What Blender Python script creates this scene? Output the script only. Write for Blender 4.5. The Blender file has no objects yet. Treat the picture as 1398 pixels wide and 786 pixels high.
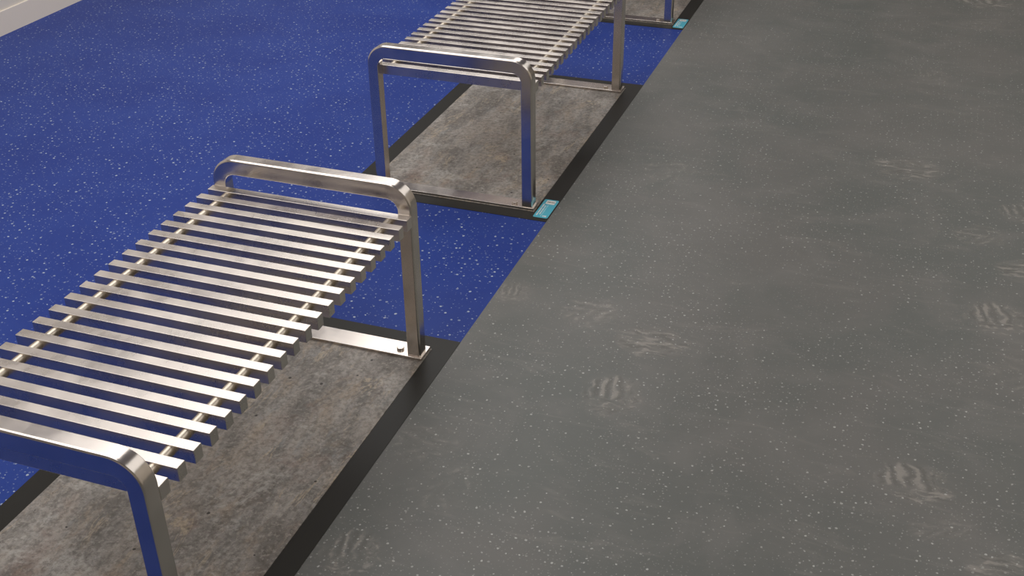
import bpy, bmesh, math, random
from mathutils import Vector, Matrix
S = 0.9                       # fitted units -> metres
sc = bpy.context.scene
COL = sc.collection
random.seed(4)

# ------------------------------------------------------------------ helpers
def lin(h):
    h = h.lstrip('#'); r = []
    for i in (0, 2, 4):
        c = int(h[i:i+2], 16)/255
        r.append(c/12.92 if c <= .04045 else ((c+.055)/1.055)**2.4)
    return (*r, 1.0)

def new_mat(name):
    m = bpy.data.materials.new(name); m.use_nodes = True
    nt = m.node_tree
    return m, nt, nt.nodes['Principled BSDF']

class G:
    """thin wrapper for writing node graphs"""
    def __init__(s, nt): s.nt = nt
    def n(s, t, **kw):
        nd = s.nt.nodes.new(t)
        for k, v in kw.items(): setattr(nd, k, v)
        return nd
    def put(s, sock, v):
        if isinstance(v, bpy.types.NodeSocket): s.nt.links.new(v, sock)
        elif v is not None: sock.default_value = v
    def m(s, op, a, b=None, c=None, clamp=False):
        nd = s.n('ShaderNodeMath', operation=op, use_clamp=clamp)
        s.put(nd.inputs[0], a); s.put(nd.inputs[1], b); s.put(nd.inputs[2], c)
        return nd.outputs[0]
    def vm(s, op, a, b=None, scale=None):
        nd = s.n('ShaderNodeVectorMath', operation=op)
        s.put(nd.inputs[0], a)
        if b is not None: s.put(nd.inputs[1], b)
        if scale is not None: s.put(nd.inputs['Scale'], scale)
        return nd.outputs['Value'] if op in ('LENGTH', 'DOT_PRODUCT') else nd.outputs[0]
    def mix(s, f, a, b, blend='MIX'):
        nd = s.n('ShaderNodeMix', data_type='RGBA', blend_type=blend)
        s.put(nd.inputs[0], f); s.put(nd.inputs[6], a); s.put(nd.inputs[7], b)
        return nd.outputs[2]
    def noise(s, vec, scale, detail=2, rough=.5, dist=0, dims='3D', w=None):
        nd = s.n('ShaderNodeTexNoise', noise_dimensions=dims)
        s.put(nd.inputs['Vector'], vec); nd.inputs['Scale'].default_value = scale
        nd.inputs['Detail'].default_value = detail; nd.inputs['Roughness'].default_value = rough
        nd.inputs['Distortion'].default_value = dist
        return nd
    def vor(s, vec, scale, feature='F1', rnd=1.0):
        nd = s.n('ShaderNodeTexVoronoi', voronoi_dimensions='2D', feature=feature)
        s.put(nd.inputs['Vector'], vec); nd.inputs['Scale'].default_value = scale
        nd.inputs['Randomness'].default_value = rnd
        return nd
    def mr(s, v, a, b, c=0., d=1., smooth=True):
        nd = s.n('ShaderNodeMapRange', interpolation_type='SMOOTHSTEP' if smooth else 'LINEAR')
        s.put(nd.inputs[0], v)
        for i, q in enumerate((a, b, c, d)): s.put(nd.inputs[i+1], q)
        return nd.outputs[0]
    def bump(s, h, strength, dist):
        nd = s.n('ShaderNodeBump'); nd.inputs['Strength'].default_value = strength
        nd.inputs['Distance'].default_value = dist; s.put(nd.inputs['Height'], h)
        return nd.outputs[0]
    def map(s, vec, loc=(0, 0, 0), rot=(0, 0, 0), scale=(1, 1, 1)):
        nd = s.n('ShaderNodeMapping'); s.put(nd.inputs[0], vec)
        nd.inputs[1].default_value = loc; nd.inputs[2].default_value = rot; nd.inputs[3].default_value = scale
        return nd.outputs[0]

def chips(g, P, cell, prob, rmax, seed, clump=.5, clumpscale=5.0):
    """pale chips scattered in vinyl: one candidate per voronoi cell, some kept, irregular outline"""
    warp = g.noise(P, 1/(rmax*2.6), 1.5, .6)
    w = g.vm('SCALE', g.vm('SUBTRACT', warp.outputs['Color'], (.5, .5, .5)), scale=rmax*1.5)
    Q = g.vm('ADD', g.vm('ADD', P, w), (seed*3.17, seed*1.31, 0))
    v = g.vor(Q, 1/cell)
    sep = g.n('ShaderNodeSeparateColor'); g.put(sep.inputs[0], v.outputs['Color'])
    cl = g.noise(g.vm('ADD', P, (seed, 2*seed, 0)), clumpscale, 2, .55).outputs[0]
    thr = g.m('ADD', prob, g.m('MULTIPLY', g.m('SUBTRACT', cl, .5), clump*4))
    keep = g.m('LESS_THAN', sep.outputs[0], thr)
    rad = g.m('MULTIPLY', g.mr(sep.outputs[1], 0, 1, .35, 1.0, False), rmax/cell)
    inside = g.mr(v.outputs['Distance'], g.m('MULTIPLY', rad, .75), rad, 1.0, 0.0)
    alpha = g.mr(sep.outputs[2], 0, 1, .25, 1.0, False)
    return g.m('MULTIPLY', g.m('MULTIPLY', inside, keep), alpha)

# ------------------------------------------------------------------ materials
def mat_blue():
    m, nt, b = new_mat('blue_speckled_vinyl'); g = G(nt)
    P = g.n('ShaderNodeNewGeometry').outputs['Position']
    cl = g.noise(P, 2.2, 4, .6).outputs[0]
    base = g.mix(g.mr(cl, .3, .7), lin('#2b3d83'), lin('#31458c'))
    c1 = chips(g, P, .027, .55, .0045, 1.0, .42)
    c2 = chips(g, P, .015, .50, .0030, 2.0, .35, 7.0)
    c = g.mix(g.m('MULTIPLY', c2, .50), base, lin('#94a1bb'))
    c = g.mix(g.m('MULTIPLY', c1, .80), c, lin('#bcc7d0'))
    g.put(b.inputs['Base Color'], c)
    b.inputs['Roughness'].default_value = .36
    b.inputs['Specular IOR Level'].default_value = .05
    g.put(b.inputs['Normal'], g.bump(g.noise(P, 260, 2, .5).outputs[0], .06, .002))
    return m

PRINTS = [  # x, y, kind(0 lens 1 bars 2 leaf), angle, sx, sy, strength   (fitted floor units)
    (1.641, 3.124, 0, .05, .17, .13, 1.0), (.972, 1.558, 0, .05, .135, .10, 1.0), (2.085, 2.396, 0, .1, .13, .10, 1.0),
    (.928, 1.245, 1, .1, .11, .12, .9), (1.785, 1.128, 1, .1, .12, .10, 1.0), (1.995, 2.044, 1, .1, .12, .12, 1.0),
    (1.93, 5.56, 1, .1, .19, .16, 1.0), (1.70, 4.25, 1, .1, .10, .10, .4), (2.08, 2.85, 1, .1, .10, .10, .7),
    (.736, 1.669, 2, .55, .12, .10, .6), (1.926, 2.614, 2, .5, .12, .10, .6), (.727, 2.80, 2, .9, .14, .14, .45),
    (.462, 1.700, 1, .1, .07, .08, .6), (.50, .41, 1, .1, .09, .10, .9), (.50, .86, 2, .2, .13, .12, .45),
    (2.02, .86, 0, .1, .12, .09, 1.0), (1.93, 5.12, 2, .6, .11, .11, .4), (.52, 2.35, 2, .3, .13, .12, .3),
    (1.86, .97, 2, .5, .11, .06, .45), (2.05, 1.75, 2, .2, .14, .14, .4), (.62, .72, 2, 1.2, .13, .12, .35),
]

def shoe_marks(g):
    """dusty shoe marks: oval patches of tread ridges, drawn where the floor mesh carries a mark's own coordinates"""
    p = g.vm('MULTIPLY', g.n('ShaderNodeUVMap', uv_map='mark').outputs[0], (1, 1, 0))
    at = g.n('ShaderNodeAttribute', attribute_name='mark_info')
    inf = g.n('ShaderNodeSeparateXYZ'); g.put(inf.inputs[0], at.outputs['Vector'])
    kind, strength, seed = inf.outputs
    sv = g.n('ShaderNodeCombineXYZ'); g.put(sv.inputs[0], seed); g.put(sv.inputs[2], seed)
    wob = g.noise(g.vm('ADD', g.vm('SCALE', p, scale=1.4), sv.outputs[0]), 1.6, 3, .55)
    p2 = g.vm('ADD', p, g.vm('SCALE', g.vm('SUBTRACT', wob.outputs['Color'], (.5, .5, .5)), scale=.5))
    s = g.n('ShaderNodeSeparateXYZ'); g.put(s.inputs[0], p2); x, y = s.outputs[0], s.outputs[1]
    L = g.vm('LENGTH', g.vm('MULTIPLY', p2, (1, 1, 0)))
    mask = g.mr(L, 1.0, .6, 0., 1.)
    nz = lambda vec, sx, sy, d=2: g.mr(g.noise(g.vm('ADD', g.vm('MULTIPLY', vec, (sx, sy, 1)), sv.outputs[0]), 1.0, d, .5).outputs[0], .30, .70, -1.25, 1.25, False)
    k0 = nz(p2, 2.4, 7.5, 1)
    fine = nz(p2, 7.0, 7.0, 3)
    low = nz(p2, 2.6, 8.5, 2)
    bars = g.m('MULTIPLY', g.m('SINE', g.m('ADD', g.m('MULTIPLY', x, 20.0), g.m('MULTIPLY', y, 2.0))), 1.3)
    f = g.m('MULTIPLY', g.mr(y, -.30, -.10, 0, 1), g.mr(x, .40, .20, 0, 1))
    up = g.mr(y, -.30, -.10, 0, 1)
    rest = g.m('ADD', g.m('MULTIPLY', fine, g.m('MULTIPLY', up, 1.0)), g.m('MULTIPLY', low, g.m('MULTIPLY', g.m('SUBTRACT', 1, up), 1.1)))
    k1 = g.m('ADD', g.m('MULTIPLY', bars, f), g.m('MULTIPLY', rest, g.m('SUBTRACT', 1, f)))
    fan = g.m('SINE', g.m('ADD', g.m('MULTIPLY', g.m('ABSOLUTE', y), 15.0), g.m('MULTIPLY', x, 10.0)))
    k2 = g.m('ADD', g.m('MULTIPLY', fan, .85), g.m('MULTIPLY', fine, .5))
    isA = g.m('LESS_THAN', kind, .5); isC = g.m('GREATER_THAN', kind, 1.5)
    isB = g.m('SUBTRACT', 1, g.m('ADD', isA, isC))
    k = g.m('ADD', g.m('ADD', g.m('MULTIPLY', k0, isA), g.m('MULTIPLY', k1, isB)), g.m('MULTIPLY', k2, isC))
    brk = g.mr(g.noise(g.vm('ADD', p, sv.outputs[0]), 2.4, 3, .6).outputs[0], .34, .56, .35, 1)
    w = g.m('MULTIPLY', g.m('MULTIPLY', mask, brk), strength)
    return g.m('MULTIPLY', k, w), w

def mat_grey():
    m, nt, b = new_mat('grey_speckled_vinyl'); g = G(nt)
    P = g.n('ShaderNodeNewGeometry').outputs['Position']
    H, D = shoe_marks(g)
    big = g.noise(P, 1.5, 4, .6, .4).outputs[0]
    mid = g.noise(g.vm('ADD', P, (7, 3, 0)), 3.6, 5, .62, .6).outputs[0]
    base = g.mix(g.mr(big, .36, .66), lin('#626461'), lin('#6a6966'))
    base = g.mix(g.mr(mid, .42, .72, 0, .75), base, lin('#706f6c'))
    # faint smudged scuffs
    sc1 = g.noise(g.map(P, rot=(0, 0, .5), scale=(1.2, 5, 1)), 3.2, 6, .7, 1.2).outputs[0]
    base = g.mix(g.mr(sc1, .52, .76, 0, .30), base, lin('#8a8681'))
    base = g.mix(g.m('MULTIPLY', D, .20, clamp=True), base, lin('#8d8780'))
    base = g.mix(g.mr(H, .05, 1.0, 0, .40), base, lin('#a39d96'))
    base = g.mix(g.mr(H, -.05, -1.0, 0, .30), base, lin('#4a4845'))
    c1 = chips(g, P, .022, .44, .0034, 3.0, .55, 3.0)
    c2 = chips(g, P, .011, .46, .0023, 5.0, .50, 5.0)
    c = g.mix(g.m('MULTIPLY', c2, .34), base, lin('#b0b0ac'))
    c = g.mix(g.m('MULTIPLY', c1, .62), c, lin('#c6c6c2'))
    g.put(b.inputs['Base Color'], c)
    b.inputs['Roughness'].default_value = .42
    b.inputs['Specular IOR Level'].default_value = .20
    fine = g.noise(P, 300, 2, .5).outputs[0]
    hh = g.m('ADD', H, g.m('MULTIPLY', fine, .25))
    g.put(b.inputs['Normal'], g.bump(hh, .25, .0016))
    return m

def mat_concrete():
    m, nt, b = new_mat('weathered_concrete'); g = G(nt)
    P = g.n('ShaderNodeTexCoord').outputs['Object']
    st = g.map(P, rot=(0, 0, -.30), scale=(2.6, 1, 1))
    off = lambda x, y, q=P: g.vm('ADD', q, (x, y, 0))
    a = g.noise(st, 5.0, 12, .74, .35).outputs[0]
    base = g.mix(g.mr(a, .36, .64), lin('#736f6a'), lin('#a39d97'))
    t = g.noise(off(4, 9, st), 5.5, 11, .74, .5).outputs[0]
    base = g.mix(g.mr(t, .50, .66, 0, .62), base, lin('#a3917d'))
    t2 = g.noise(off(14, 2, st), 6.5, 11, .75, .4).outputs[0]
    base = g.mix(g.mr(t2, .52, .68, 0, .60), base, lin('#909394'))
    r = g.noise(off(3, 30), 7.0, 10, .72, .3).outputs[0]
    base = g.mix(g.mr(r, .52, .70, 0, .55), base, lin('#80695f'))
    dk = g.noise(off(21, 17, st), 11.0, 9, .72, .3).outputs[0]
    base = g.mix(g.mr(dk, .53, .66, 0, .60), base, lin('#5e5853'))
    bigd = g.noise(off(31, 11, g.map(P, rot=(0, 0, -.45), scale=(2.0, .9, 1))), 2.4, 6, .62, .5).outputs[0]
    base = g.mix(g.mr(bigd, .50, .60, 0, .50), base, lin('#5d5751'))
    base = g.mix(g.mr(bigd, .47, .38, 0, .40), base, lin('#a89d92'))
    # pale lime blooms and thin streaks
    v = g.noise(g.map(P, rot=(0, 0, -.35), scale=(3.0, .8, 1)), 2.6, 7, .62, .6).outputs[0]
    ridge = g.m('ABSOLUTE', g.m('SUBTRACT', v, .5))
    pres = g.mr(g.noise(P, 4.5, 6, .6).outputs[0], .46, .58)
    base = g.mix(g.m('MULTIPLY', g.mr(ridge, .016, .0, 0, .80), pres), base, lin('#b9a993'))
    bl = g.noise(off(1.3, 5.1), 6.0, 12, .78, .5).outputs[0]
    base = g.mix(g.mr(bl, .53, .64, 0, .65), base, lin('#b8b4ae'))
    # grain
    f1 = g.noise(P, 70, 5, .75).outputs[0]
    base = g.mix(g.mr(f1, .44, .62, .0, .48), base, lin('#55504a'))
    f2 = g.noise(off(8, 8), 95, 4, .75).outputs[0]
    base = g.mix(g.mr(f2, .50, .66, 0, .48), base, lin('#b3aca3'))
    # pits
    pv = g.vor(g.vm('ADD', P, g.vm('SCALE', g.noise(P, 60, 2).outputs['Color'], scale=.006)), 11)
    ps = g.n('ShaderNodeSeparateColor'); g.put(ps.inputs[0], pv.outputs['Color'])
    rad = g.mr(ps.outputs[0], .45, 1.0, 0.0, .060, False)
    pit = g.mr(pv.outputs['Distance'], g.m('MULTIPLY', rad, .6), rad, 1, 0)
    base = g.mix(g.m('MULTIPLY', pit, .85), base, lin('#1e1a18'))
    g.put(b.inputs['Base Color'], base)
    b.inputs['Roughness'].default_value = .55
    b.inputs['Specular IOR Level'].default_value = .28
    g.put(b.inputs['Normal'], g.bump(g.m('SUBTRACT', g.m('ADD', a, g.m('MULTIPLY', f1, .2)), pit), .06, .003))
    return m

def mat_border():
    m, nt, b = new_mat('charcoal_border_vinyl'); g = G(nt)
    P = g.n('ShaderNodeNewGeometry').outputs['Position']
    n = g.noise(P, 6, 4, .6).outputs[0]
    g.put(b.inputs['Base Color'], g.mix(n, lin('#282724'), lin('#2e2d2a')))
    b.inputs['Roughness'].default_value = .36
    b.inputs['Specular IOR Level'].default_value = .13
    return m

def mat_steel(name, col='#e2dad2', rough=(.15, .25), grain=(90, 14, 90), bmp=.006):
    m, nt, b = new_mat(name); g = G(nt)
    P = g.n('ShaderNodeTexCoord').outputs['Object']
    n = g.noise(g.map(P, scale=grain), 1.0, 3, .6).outputs[0]
    n2 = g.noise(P, 9, 3, .6).outputs[0]
    b.inputs['Metallic'].default_value = 1
    c = lin(col)
    c2 = tuple(x*.88 for x in c[:3]) + (1,)
    g.put(b.inputs['Base Color'], g.mix(g.mr(n2, .3, .7), c2, c))
    g.put(b.inputs['Roughness'], g.mr(g.m('ADD', g.m('MULTIPLY', n, .15), g.m('MULTIPLY', n2, .85)), .3, .7, rough[0], rough[1]))
    if bmp: g.put(b.inputs['Normal'], g.bump(n2, bmp, .002))
    return m

def mat_plain(name, col, rough=.6, spec=.4, noise=0.0):
    m, nt, b = new_mat(name); g = G(nt)
    P = g.n('ShaderNodeTexCoord').outputs['Object']
    n = g.noise(P, 5, 4, .6).outputs[0]
    c = lin(col); c2 = tuple(x*(1-noise) for x in c[:3]) + (1,)
    g.put(b.inputs['Base Color'], g.mix(n, c2, c))
    b.inputs['Roughness'].default_value = rough; b.inputs['Specular IOR Level'].default_value = spec
    return m

BLUE, GREY, CONC, BORD = mat_blue(), mat_grey(), mat_concrete(), mat_border()
STEEL = mat_steel('satin_stainless_steel')
STEEL_SLAT = mat_steel('brushed_stainless_slats', rough=(.24, .34), grain=(120, 20, 60), bmp=0.0)
ROD = mat_steel('round_bar_steel', '#d3c8b8', (.34, .44))
WALL = mat_plain('warm_white_wall_paint', '#e4dccf', .6, .3, .02)
SKIRT = mat_plain('white_gloss_skirting', '#ece2d4', .4, .4, .03)
CEIL = mat_plain('ceiling_paint', '#dedad3', .8, .2, .03)
TEAL = mat_plain('teal_sticker_vinyl', '#50b2c8', .35, .4, .05)
WHITE = mat_plain('white_print', '#e4e2de', .45, .3, .03)
PALE = mat_plain('pale_teal_print', '#a9dbe2', .45, .3, .03)
INK = mat_plain('grey_print', '#86857f', .5, .3, .05)

# ------------------------------------------------------------------ mesh helpers
def link(name, bm, mat, parent=None):
    me = bpy.data.meshes.new(name)
    bmesh.ops.recalc_face_normals(bm, faces=bm.faces)
    bm.to_mesh(me); bm.free()
    if mat: me.materials.append(mat)
    o = bpy.data.objects.new(name, me); COL.objects.link(o)
    if parent: o.parent = parent
    return o

def box(bm, x0, x1, y0, y1, z0, z1, bev=0, seg=2):
    r = bmesh.ops.create_cube(bm, size=1)
    M = Matrix.Translation(((x0+x1)/2*S, (y0+y1)/2*S, (z0+z1)/2*S)) @ Matrix.Diagonal(((x1-x0)*S, (y1-y0)*S, (z1-z0)*S, 1))
    bmesh.ops.transform(bm, matrix=M, verts=r['verts'])
    if bev:
        es = list({e for v in r['verts'] for e in v.link_edges})
        bmesh.ops.bevel(bm, geom=es, offset=bev*S, segments=seg, affect='EDGES', profile=.5)
    return bm

def smooth_by_angle(o, deg=35):
    me = o.data
    bm = bmesh.new(); bm.from_mesh(me)
    for f in bm.faces: f.smooth = True
    for e in bm.edges:
        e.smooth = e.is_manifold and e.calc_face_angle(0) < math.radians(deg)
    bm.to_mesh(me); bm.free()
    w = o.modifiers.new('weighted normals', 'WEIGHTED_NORMAL'); w.keep_sharp = True; w.weight = 100

def structure(o, label=None):
    o['kind'] = 'structure'
    if label: o['label'] = label
    return o

# ------------------------------------------------------------------ fitted numbers (units)
WF, A, AB, D, HT = .3262, .0430, .0485, .0423, .5888
CW, ZS, SW, SH, WS = .0314, .4981, .0283, .0360, .3280
Y1, PITCH, YE, STEP = .0605, .06, 1.1993, 2.3319
SXR, SXL, SY0, SY1 = .3355, -.3715, -.0500, 1.2985
BXR, BXL, BY0, BY1 = .4040, -.4405, -.1133, 1.3636
WALLX = -3.0600
ZSLAB, ZPL = .0030, .0120
XR, YB, YF, ZC = 4.6, 13.0, -4.2, 3.05

# ------------------------------------------------------------------ room shell
fl = structure(link('floor', box(bmesh.new(), WALLX, BXR, YF, YB, -.05, 0), BLUE), 'blue speckled vinyl floor under and left of the benches')
def walkway_bm():
    """floor slab whose top is cut so that each shoe mark lies in faces carrying its own coordinates"""
    rect = []
    for (x, y, k, a, sx, sy, st) in PRINTS:
        c, s_ = abs(math.cos(a)), abs(math.sin(a)); hx, hy = 1.35*(sx*c+sy*s_), 1.35*(sx*s_+sy*c)
        rect.append((max(x-hx, BXR), min(x+hx, XR), y-hy, y+hy))
    xs = sorted({BXR, XR} | {r[0] for r in rect} | {r[1] for r in rect})
    ys = sorted({YF, YB} | {r[2] for r in rect} | {r[3] for r in rect})
    bm = bmesh.new(); uv = bm.loops.layers.uv.new('mark'); at = bm.faces.layers.float_vector.new('mark_info')
    top = [[bm.verts.new((x*S, y*S, 0)) for y in ys] for x in xs]
    for i in range(len(xs)-1):
        for j in range(len(ys)-1):
            f = bm.faces.new((top[i][j], top[i+1][j], top[i+1][j+1], top[i][j+1]))
            mx, my = (xs[i]+xs[i+1])/2, (ys[j]+ys[j+1])/2
            hit = [q for q, r in enumerate(rect) if r[0] < mx < r[1] and r[2] < my < r[3]]
            if hit:
                q = min(hit, key=lambda q: math.hypot((mx-PRINTS[q][0])/PRINTS[q][4], (my-PRINTS[q][1])/PRINTS[q][5]))
                x, y, k, a, sx, sy, st = PRINTS[q]; c, s_ = math.cos(a), math.sin(a)
                f[at] = (k, st, q*3.7)
                for l in f.loops:
                    dx, dy = l.vert.co.x/S-x, l.vert.co.y/S-y
                    l[uv].uv = ((dx*c+dy*s_)/sx, (-dx*s_+dy*c)/sy)
            else:
                for l in f.loops: l[uv].uv = (9, 9)
    g_ = bmesh.ops.extrude_face_region(bm, geom=list(bm.faces))
    bmesh.ops.translate(bm, verts=[v for v in g_['geom'] if isinstance(v, bmesh.types.BMVert)], vec=(0, 0, -.045))
    return bm
fg = structure(link('floor_walkway', walkway_bm(), GREY), 'grey speckled vinyl walkway right of the benches, with shoe marks')
structure(link('ceiling', box(bmesh.new(), WALLX-.1, XR+.1, YF-.1, YB+.1, ZC, ZC+.1), CEIL))
structure(link('wall_left', box(bmesh.new(), WALLX-.12, WALLX-.008, YF, YB, -.05, ZC), WALL), 'warm white wall at the top left corner')
structure(link('wall_right', box(bmesh.new(), XR, XR+.12, YF, YB, -.05, ZC), WALL))
structure(link('wall_back', box(bmesh.new(), WALLX-.12, XR+.12, YB, YB+.12, -.05, ZC), WALL))
structure(link('wall_front', box(bmesh.new(), WALLX-.12, XR+.12, YF-.12, YF, -.05, ZC), WALL))
# skirting board: a moulded profile with a rounded top, run along the wall
bm = bmesh.new()
prof = [(-.008, 0), (0, 0), (0, .122)]
for i in range(6):
    t = i/5*math.pi/2
    prof.append((-.003*(1-math.cos(t)), .122+.003*math.sin(t)))
prof.append((-.008, .125))
ra = [bm.verts.new(((WALLX+x)*S, YF*S, z*S)) for x, z in prof]
rb = [bm.verts.new(((WALLX+x)*S, YB*S, z*S)) for x, z in prof]
n = len(prof)
for i in range(n): bm.faces.new((ra[i], ra[(i+1) % n], rb[(i+1) % n], rb[i]))
bm.faces.new(ra); bm.faces.new(rb[::-1])
sk = structure(link('baseboard_left', bm, SKIRT), 'off-white skirting board along the left wall'); smooth_by_angle(sk)

# concrete inset panels with their charcoal borders
def border_bm():
    bm = bmesh.new(); z0, z1 = 0, .0014
    o = [(BXL, BY0), (BXR, BY0), (BXR, BY1), (BXL, BY1)]
    i = [(SXL, SY0), (SXR, SY0), (SXR, SY1), (SXL, SY1)]
    V = {}
    for nm, pts in (('o', o), ('i', i)):
        for k, (x, y) in enumerate(pts):
            for l, z in enumerate((z0, z1)): V[nm, k, l] = bm.verts.new((x*S, y*S, z*S))
    for k in range(4):
        j = (k+1) % 4
        bm.faces.new((V['o', k, 1], V['o', j, 1], V['i', j, 1], V['i', k, 1]))
        bm.faces.new((V['o', k, 0], V['i', k, 0], V['i', j, 0], V['o', j, 0]))
        bm.faces.new((V['o', k, 0], V['o', j, 0], V['o', j, 1], V['o', k, 1]))
        bm.faces.new((V['i', k, 0], V['i', k, 1], V['i', j, 1], V['i', j, 0]))
    return bm
bd = link('trim_1', border_bm(), BORD)
sl = link('floor_inset', box(bmesh.new(), SXL+.0004, SXR-.0004, SY0+.0004, SY1-.0004, 0, ZSLAB), CONC)
WHICH = ['the nearest bench', 'the middle bench', 'the farthest bench']
for k in range(3):
    b_ = bd if k == 0 else bd.copy(); s_ = sl if k == 0 else sl.copy()
    if k:
        COL.objects.link(b_); COL.objects.link(s_); b_.name = 'trim_%d' % (k+1)
    b_.location = s_.location = (0, k*STEP*S, 0)
    structure(b_, 'charcoal border strip around the concrete panel under '+WHICH[k])
    structure(s_, 'mottled brown-grey concrete panel under '+WHICH[k])

# ------------------------------------------------------------------ bench
def end_frame_bm(y0):
    """bent flat-sided tube: inverted U, big rounded shoulders, softened outer edges"""
    bm = bmesh.new(); R_, r_ = .078, .078-A; N = 14
    st = []   # outer point, inner point
    zb = ZPL
    st.append(((-WF, zb), (-WF+A, zb)))
    cxo, czo = -WF+R_, HT-R_
    for i in range(N+1):
        t = math.pi - i/N*math.pi/2
        inr = (cxo+r_*math.cos(t), (HT-AB-r_)+r_*math.sin(t))
        st.append(((cxo+R_*math.cos(t), czo+R_*math.sin(t)), inr))
    cxo = WF-R_
    for i in range(N+1):
        t = math.pi/2 - i/N*math.pi/2
        inr = (cxo+r_*math.cos(t), (HT-AB-r_)+r_*math.sin(t))
        st.append(((cxo+R_*math.cos(t), czo+R_*math.sin(t)), inr))
    st.append(((WF, zb), (WF-A, zb)))
    ro, rb, ri, K = .0075, .0025, .0022, 4
    rings = []
    for O, I in st:
        O = Vector((O[0], O[1])); I = Vector((I[0], I[1])); d = (O-I); w = d.length; d /= w
        sec = []   # (dist from inner, y)
        for (cs, cy, r, t0) in ((w-ro, ro, ro, -90), (w-rb, D-rb, rb, 0), (ri, D-ri, ri, 90), (ri, ri, ri, 180)):
            for k in range(K+1):
                t = math.radians(t0+90*k/K)
                sec.append((cs+r*math.cos(t), cy+r*math.sin(t)))
        rings.append([bm.verts.new(((I.x+d.x*s)*S, (y0+y)*S, (I.y+d.y*s)*S)) for s, y in sec])
    n = len(rings[0])
    for a, b in zip(rings, rings[1:]):
        for i in range(n): bm.faces.new((a[i], a[(i+1) % n], b[(i+1) % n], b[i]))
    bm.faces.new(rings[0]); bm.faces.new(rings[-1][::-1])
    return bm

def rod_bm(x, y0, y1, z, r):
    bm = bmesh.new()
    q = bmesh.ops.create_cone(bm, cap_ends=True, segments=20, radius1=r*S, radius2=r*S, depth=(y1-y0)*S)
    bmesh.ops.transform(bm, matrix=Matrix.Translation((x*S, (y0+y1)/2*S, z*S)) @ Matrix.Rotation(math.pi/2, 4, 'X'), verts=q['verts'])
    return bm

def bolt_bm(x, y, z):
    """domed round-head bolt"""
    bm = bmesh.new(); prof = [(.0118, 0), (.0118, .0062), (.0112, .0074), (.0100, .0079)]; N = 20
    rings = [[bm.verts.new(((x+r*math.cos(2*math.pi*k/N))*S, (y+r*math.sin(2*math.pi*k/N))*S, (z+h)*S)) for k in range(N)] for r, h in prof]
    for a, b in zip(rings, rings[1:]):
        for i in range(N): bm.faces.new((a[i], a[(i+1) % N], b[(i+1) % N], b[i]))
    bm.faces.new(rings[0][::-1]); bm.faces.new(rings[-1])
    return bm

def make_bench():
    root = bpy.data.objects.new('bench', None); COL.objects.link(root)
    for y in (-D, YE+CW):
        smooth_by_angle(link('end_frame', end_frame_bm(y), STEEL, root), 32)
    for y in (0, YE):
        link('crossbar', box(bmesh.new(), -WF, WF, y, y+CW, ZS-SH, ZS, .0012), STEEL_SLAT, root)
    for k in range(19):
        y = Y1+k*PITCH
        link('slat', box(bmesh.new(), -WS, WS, y, y+SW, ZS-SH, ZS, .0010), STEEL_SLAT, root)
    for x in (-.262, .268):
        smooth_by_angle(link('rod', rod_bm(x, CW, YE, ZS-.0150, .0125), ROD, root), 40)
    for y0, y1 in ((-.0465, .0160), (1.2245, 1.2965)):
        pl = link('base_plate', box(bmesh.new(), SXL+.040, .3315, y0, y1, ZSLAB, ZPL, .0012), STEEL, root)
        for x in (-.249, .249):
            bo = link('bolt', bolt_bm(x, (y0+y1)/2-.006, ZPL), STEEL, pl); smooth_by_angle(bo, 50)
    return root

def copy_tree(o, parent=None):
    c = o.copy(); COL.objects.link(c)
    if parent: c.parent = parent
    for ch in list(o.children): copy_tree(ch, c)
    return c

bench = make_bench()
LAB = ['slatted stainless steel bench nearest the camera, cut off at the left and bottom edges',
       'middle slatted steel bench, its whole arched end frame in view beside a teal sticker',
       'farthest steel bench at the top edge, only one leg and base plate showing']
protos = [bench, copy_tree(bench), copy_tree(bench)]
for k, o in enumerate(protos):
    o.location = (0, k*STEP*S, 0); o['label'] = LAB[k]; o['category'] = 'bench'; o['group'] = 'row of slatted steel benches'

# ------------------------------------------------------------------ teal stickers on the border corner
def rrect_bm(x0, x1, y0, y1, z0, z1, r, n=6):
    bm = bmesh.new(); pts = []
    for cx, cy, t0 in ((x1-r, y1-r, 0), (x0+r, y1-r, 90), (x0+r, y0+r, 180), (x1-r, y0+r, 270)):
        for k in range(n+1):
            t = math.radians(t0+90*k/n); pts.append((cx+r*math.cos(t), cy+r*math.sin(t)))
    a = [bm.verts.new((x*S, y*S, z0*S)) for x, y in pts]; b = [bm.verts.new((x*S, y*S, z1*S)) for x, y in pts]
    N = len(pts)
    for i in range(N): bm.faces.new((a[i], a[(i+1) % N], b[(i+1) % N], b[i]))
    bm.faces.new(a[::-1]); bm.faces.new(b)
    return bm

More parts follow.
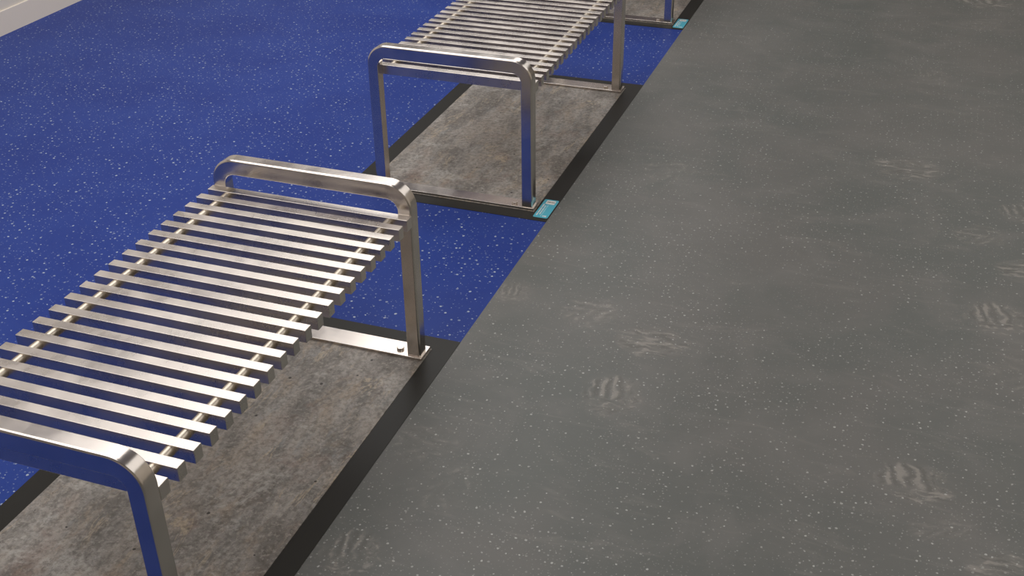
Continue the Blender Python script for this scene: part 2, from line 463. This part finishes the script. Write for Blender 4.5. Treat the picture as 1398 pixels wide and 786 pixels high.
W_, L_ = .0575, .1540
def make_sticker():
    o = link('sticker', rrect_bm(0, W_, 0, L_, 0, .0006, .007), TEAL)
    z0, z1 = .0006, .0009
    wp = link('label_panel', rrect_bm(.012, .048, .115, .146, z0, z1, .003), WHITE, o)
    bm = bmesh.new()
    x = .017
    for w in (.004, .006, .003, .005, .004):
        box(bm, x, x+w, .127, .136, z1, z1+.0002); x += w+.0016
    link('printed_mark', bm, INK, wp)
    rnd = random.Random(7)
    for (x0, x1, y0, y1, mat) in ((.0070, .0130, .016, .112, WHITE), (.0170, .0222, .026, .110, WHITE), (.0258, .0296, .012, .108, PALE)):
        bm = bmesh.new(); y = y0
        while y < y1-.006:
            w = rnd.uniform(.004, .010)
            box(bm, x0+rnd.uniform(0, .0008), x1-rnd.uniform(0, .0008), y, min(y+w, y1), z0, z1); y += w+rnd.choice((.0018, .0022, .0045))
        link('printed_line', bm, mat, o)
    bm = bmesh.new()
    for x in (.034, .040, .045): box(bm, x, x+.0038, .010, .020, z0, z1)
    link('printed_mark', bm, WHITE, o)
    return o
stk = make_sticker()
for k, (o, lab) in enumerate(((stk, 'teal rounded floor sticker on the dark border beside the middle bench leg'),
                              (copy_tree(stk), 'small teal floor sticker at the top edge beside the farthest bench leg'))):
    o.location = (.3425*S, ((k+1)*STEP-.0880)*S, .0014*S)
    o['label'] = lab; o['category'] = 'sticker'; o['group'] = 'teal floor stickers by the bench legs'

# ------------------------------------------------------------------ lights
def area(name, loc, sx, sy, power, col=(1, .975, .945)):
    l = bpy.data.lights.new(name, 'AREA'); l.shape = 'RECTANGLE'; l.size = sx*S; l.size_y = sy*S; l.energy = power; l.color = col
    o = bpy.data.objects.new(name, l); COL.objects.link(o); o.location = [c*S for c in loc]
    return o
area('ceiling_lamp', (-1.00, 3.0, ZC-.02), 2.4, 9.5, 136)
area('ceiling_lamp', (2.95, 3.6, ZC-.02), 2.6, 11.5, 78)
w = bpy.data.worlds.new('world'); sc.world = w; w.use_nodes = True
w.node_tree.nodes['Background'].inputs[0].default_value = (1, .97, .93, 1)
w.node_tree.nodes['Background'].inputs[1].default_value = .1

# ------------------------------------------------------------------ camera
cam = bpy.data.cameras.new('camera'); co = bpy.data.objects.new('camera', cam); COL.objects.link(co)
co.location = (1.59901*S, -1.41908*S, 2.00866*S); co.rotation_euler = (1.03093, .01158, .34441)
cam.sensor_width = 36; cam.lens = 1577.02/1398*36; cam.clip_start = .05
sc.camera = co
sc.view_settings.view_transform = 'Standard'; sc.view_settings.look = 'None'
sc.view_settings.gamma = 1; sc.view_settings.exposure = 0; sc.view_settings.use_curve_mapping = False
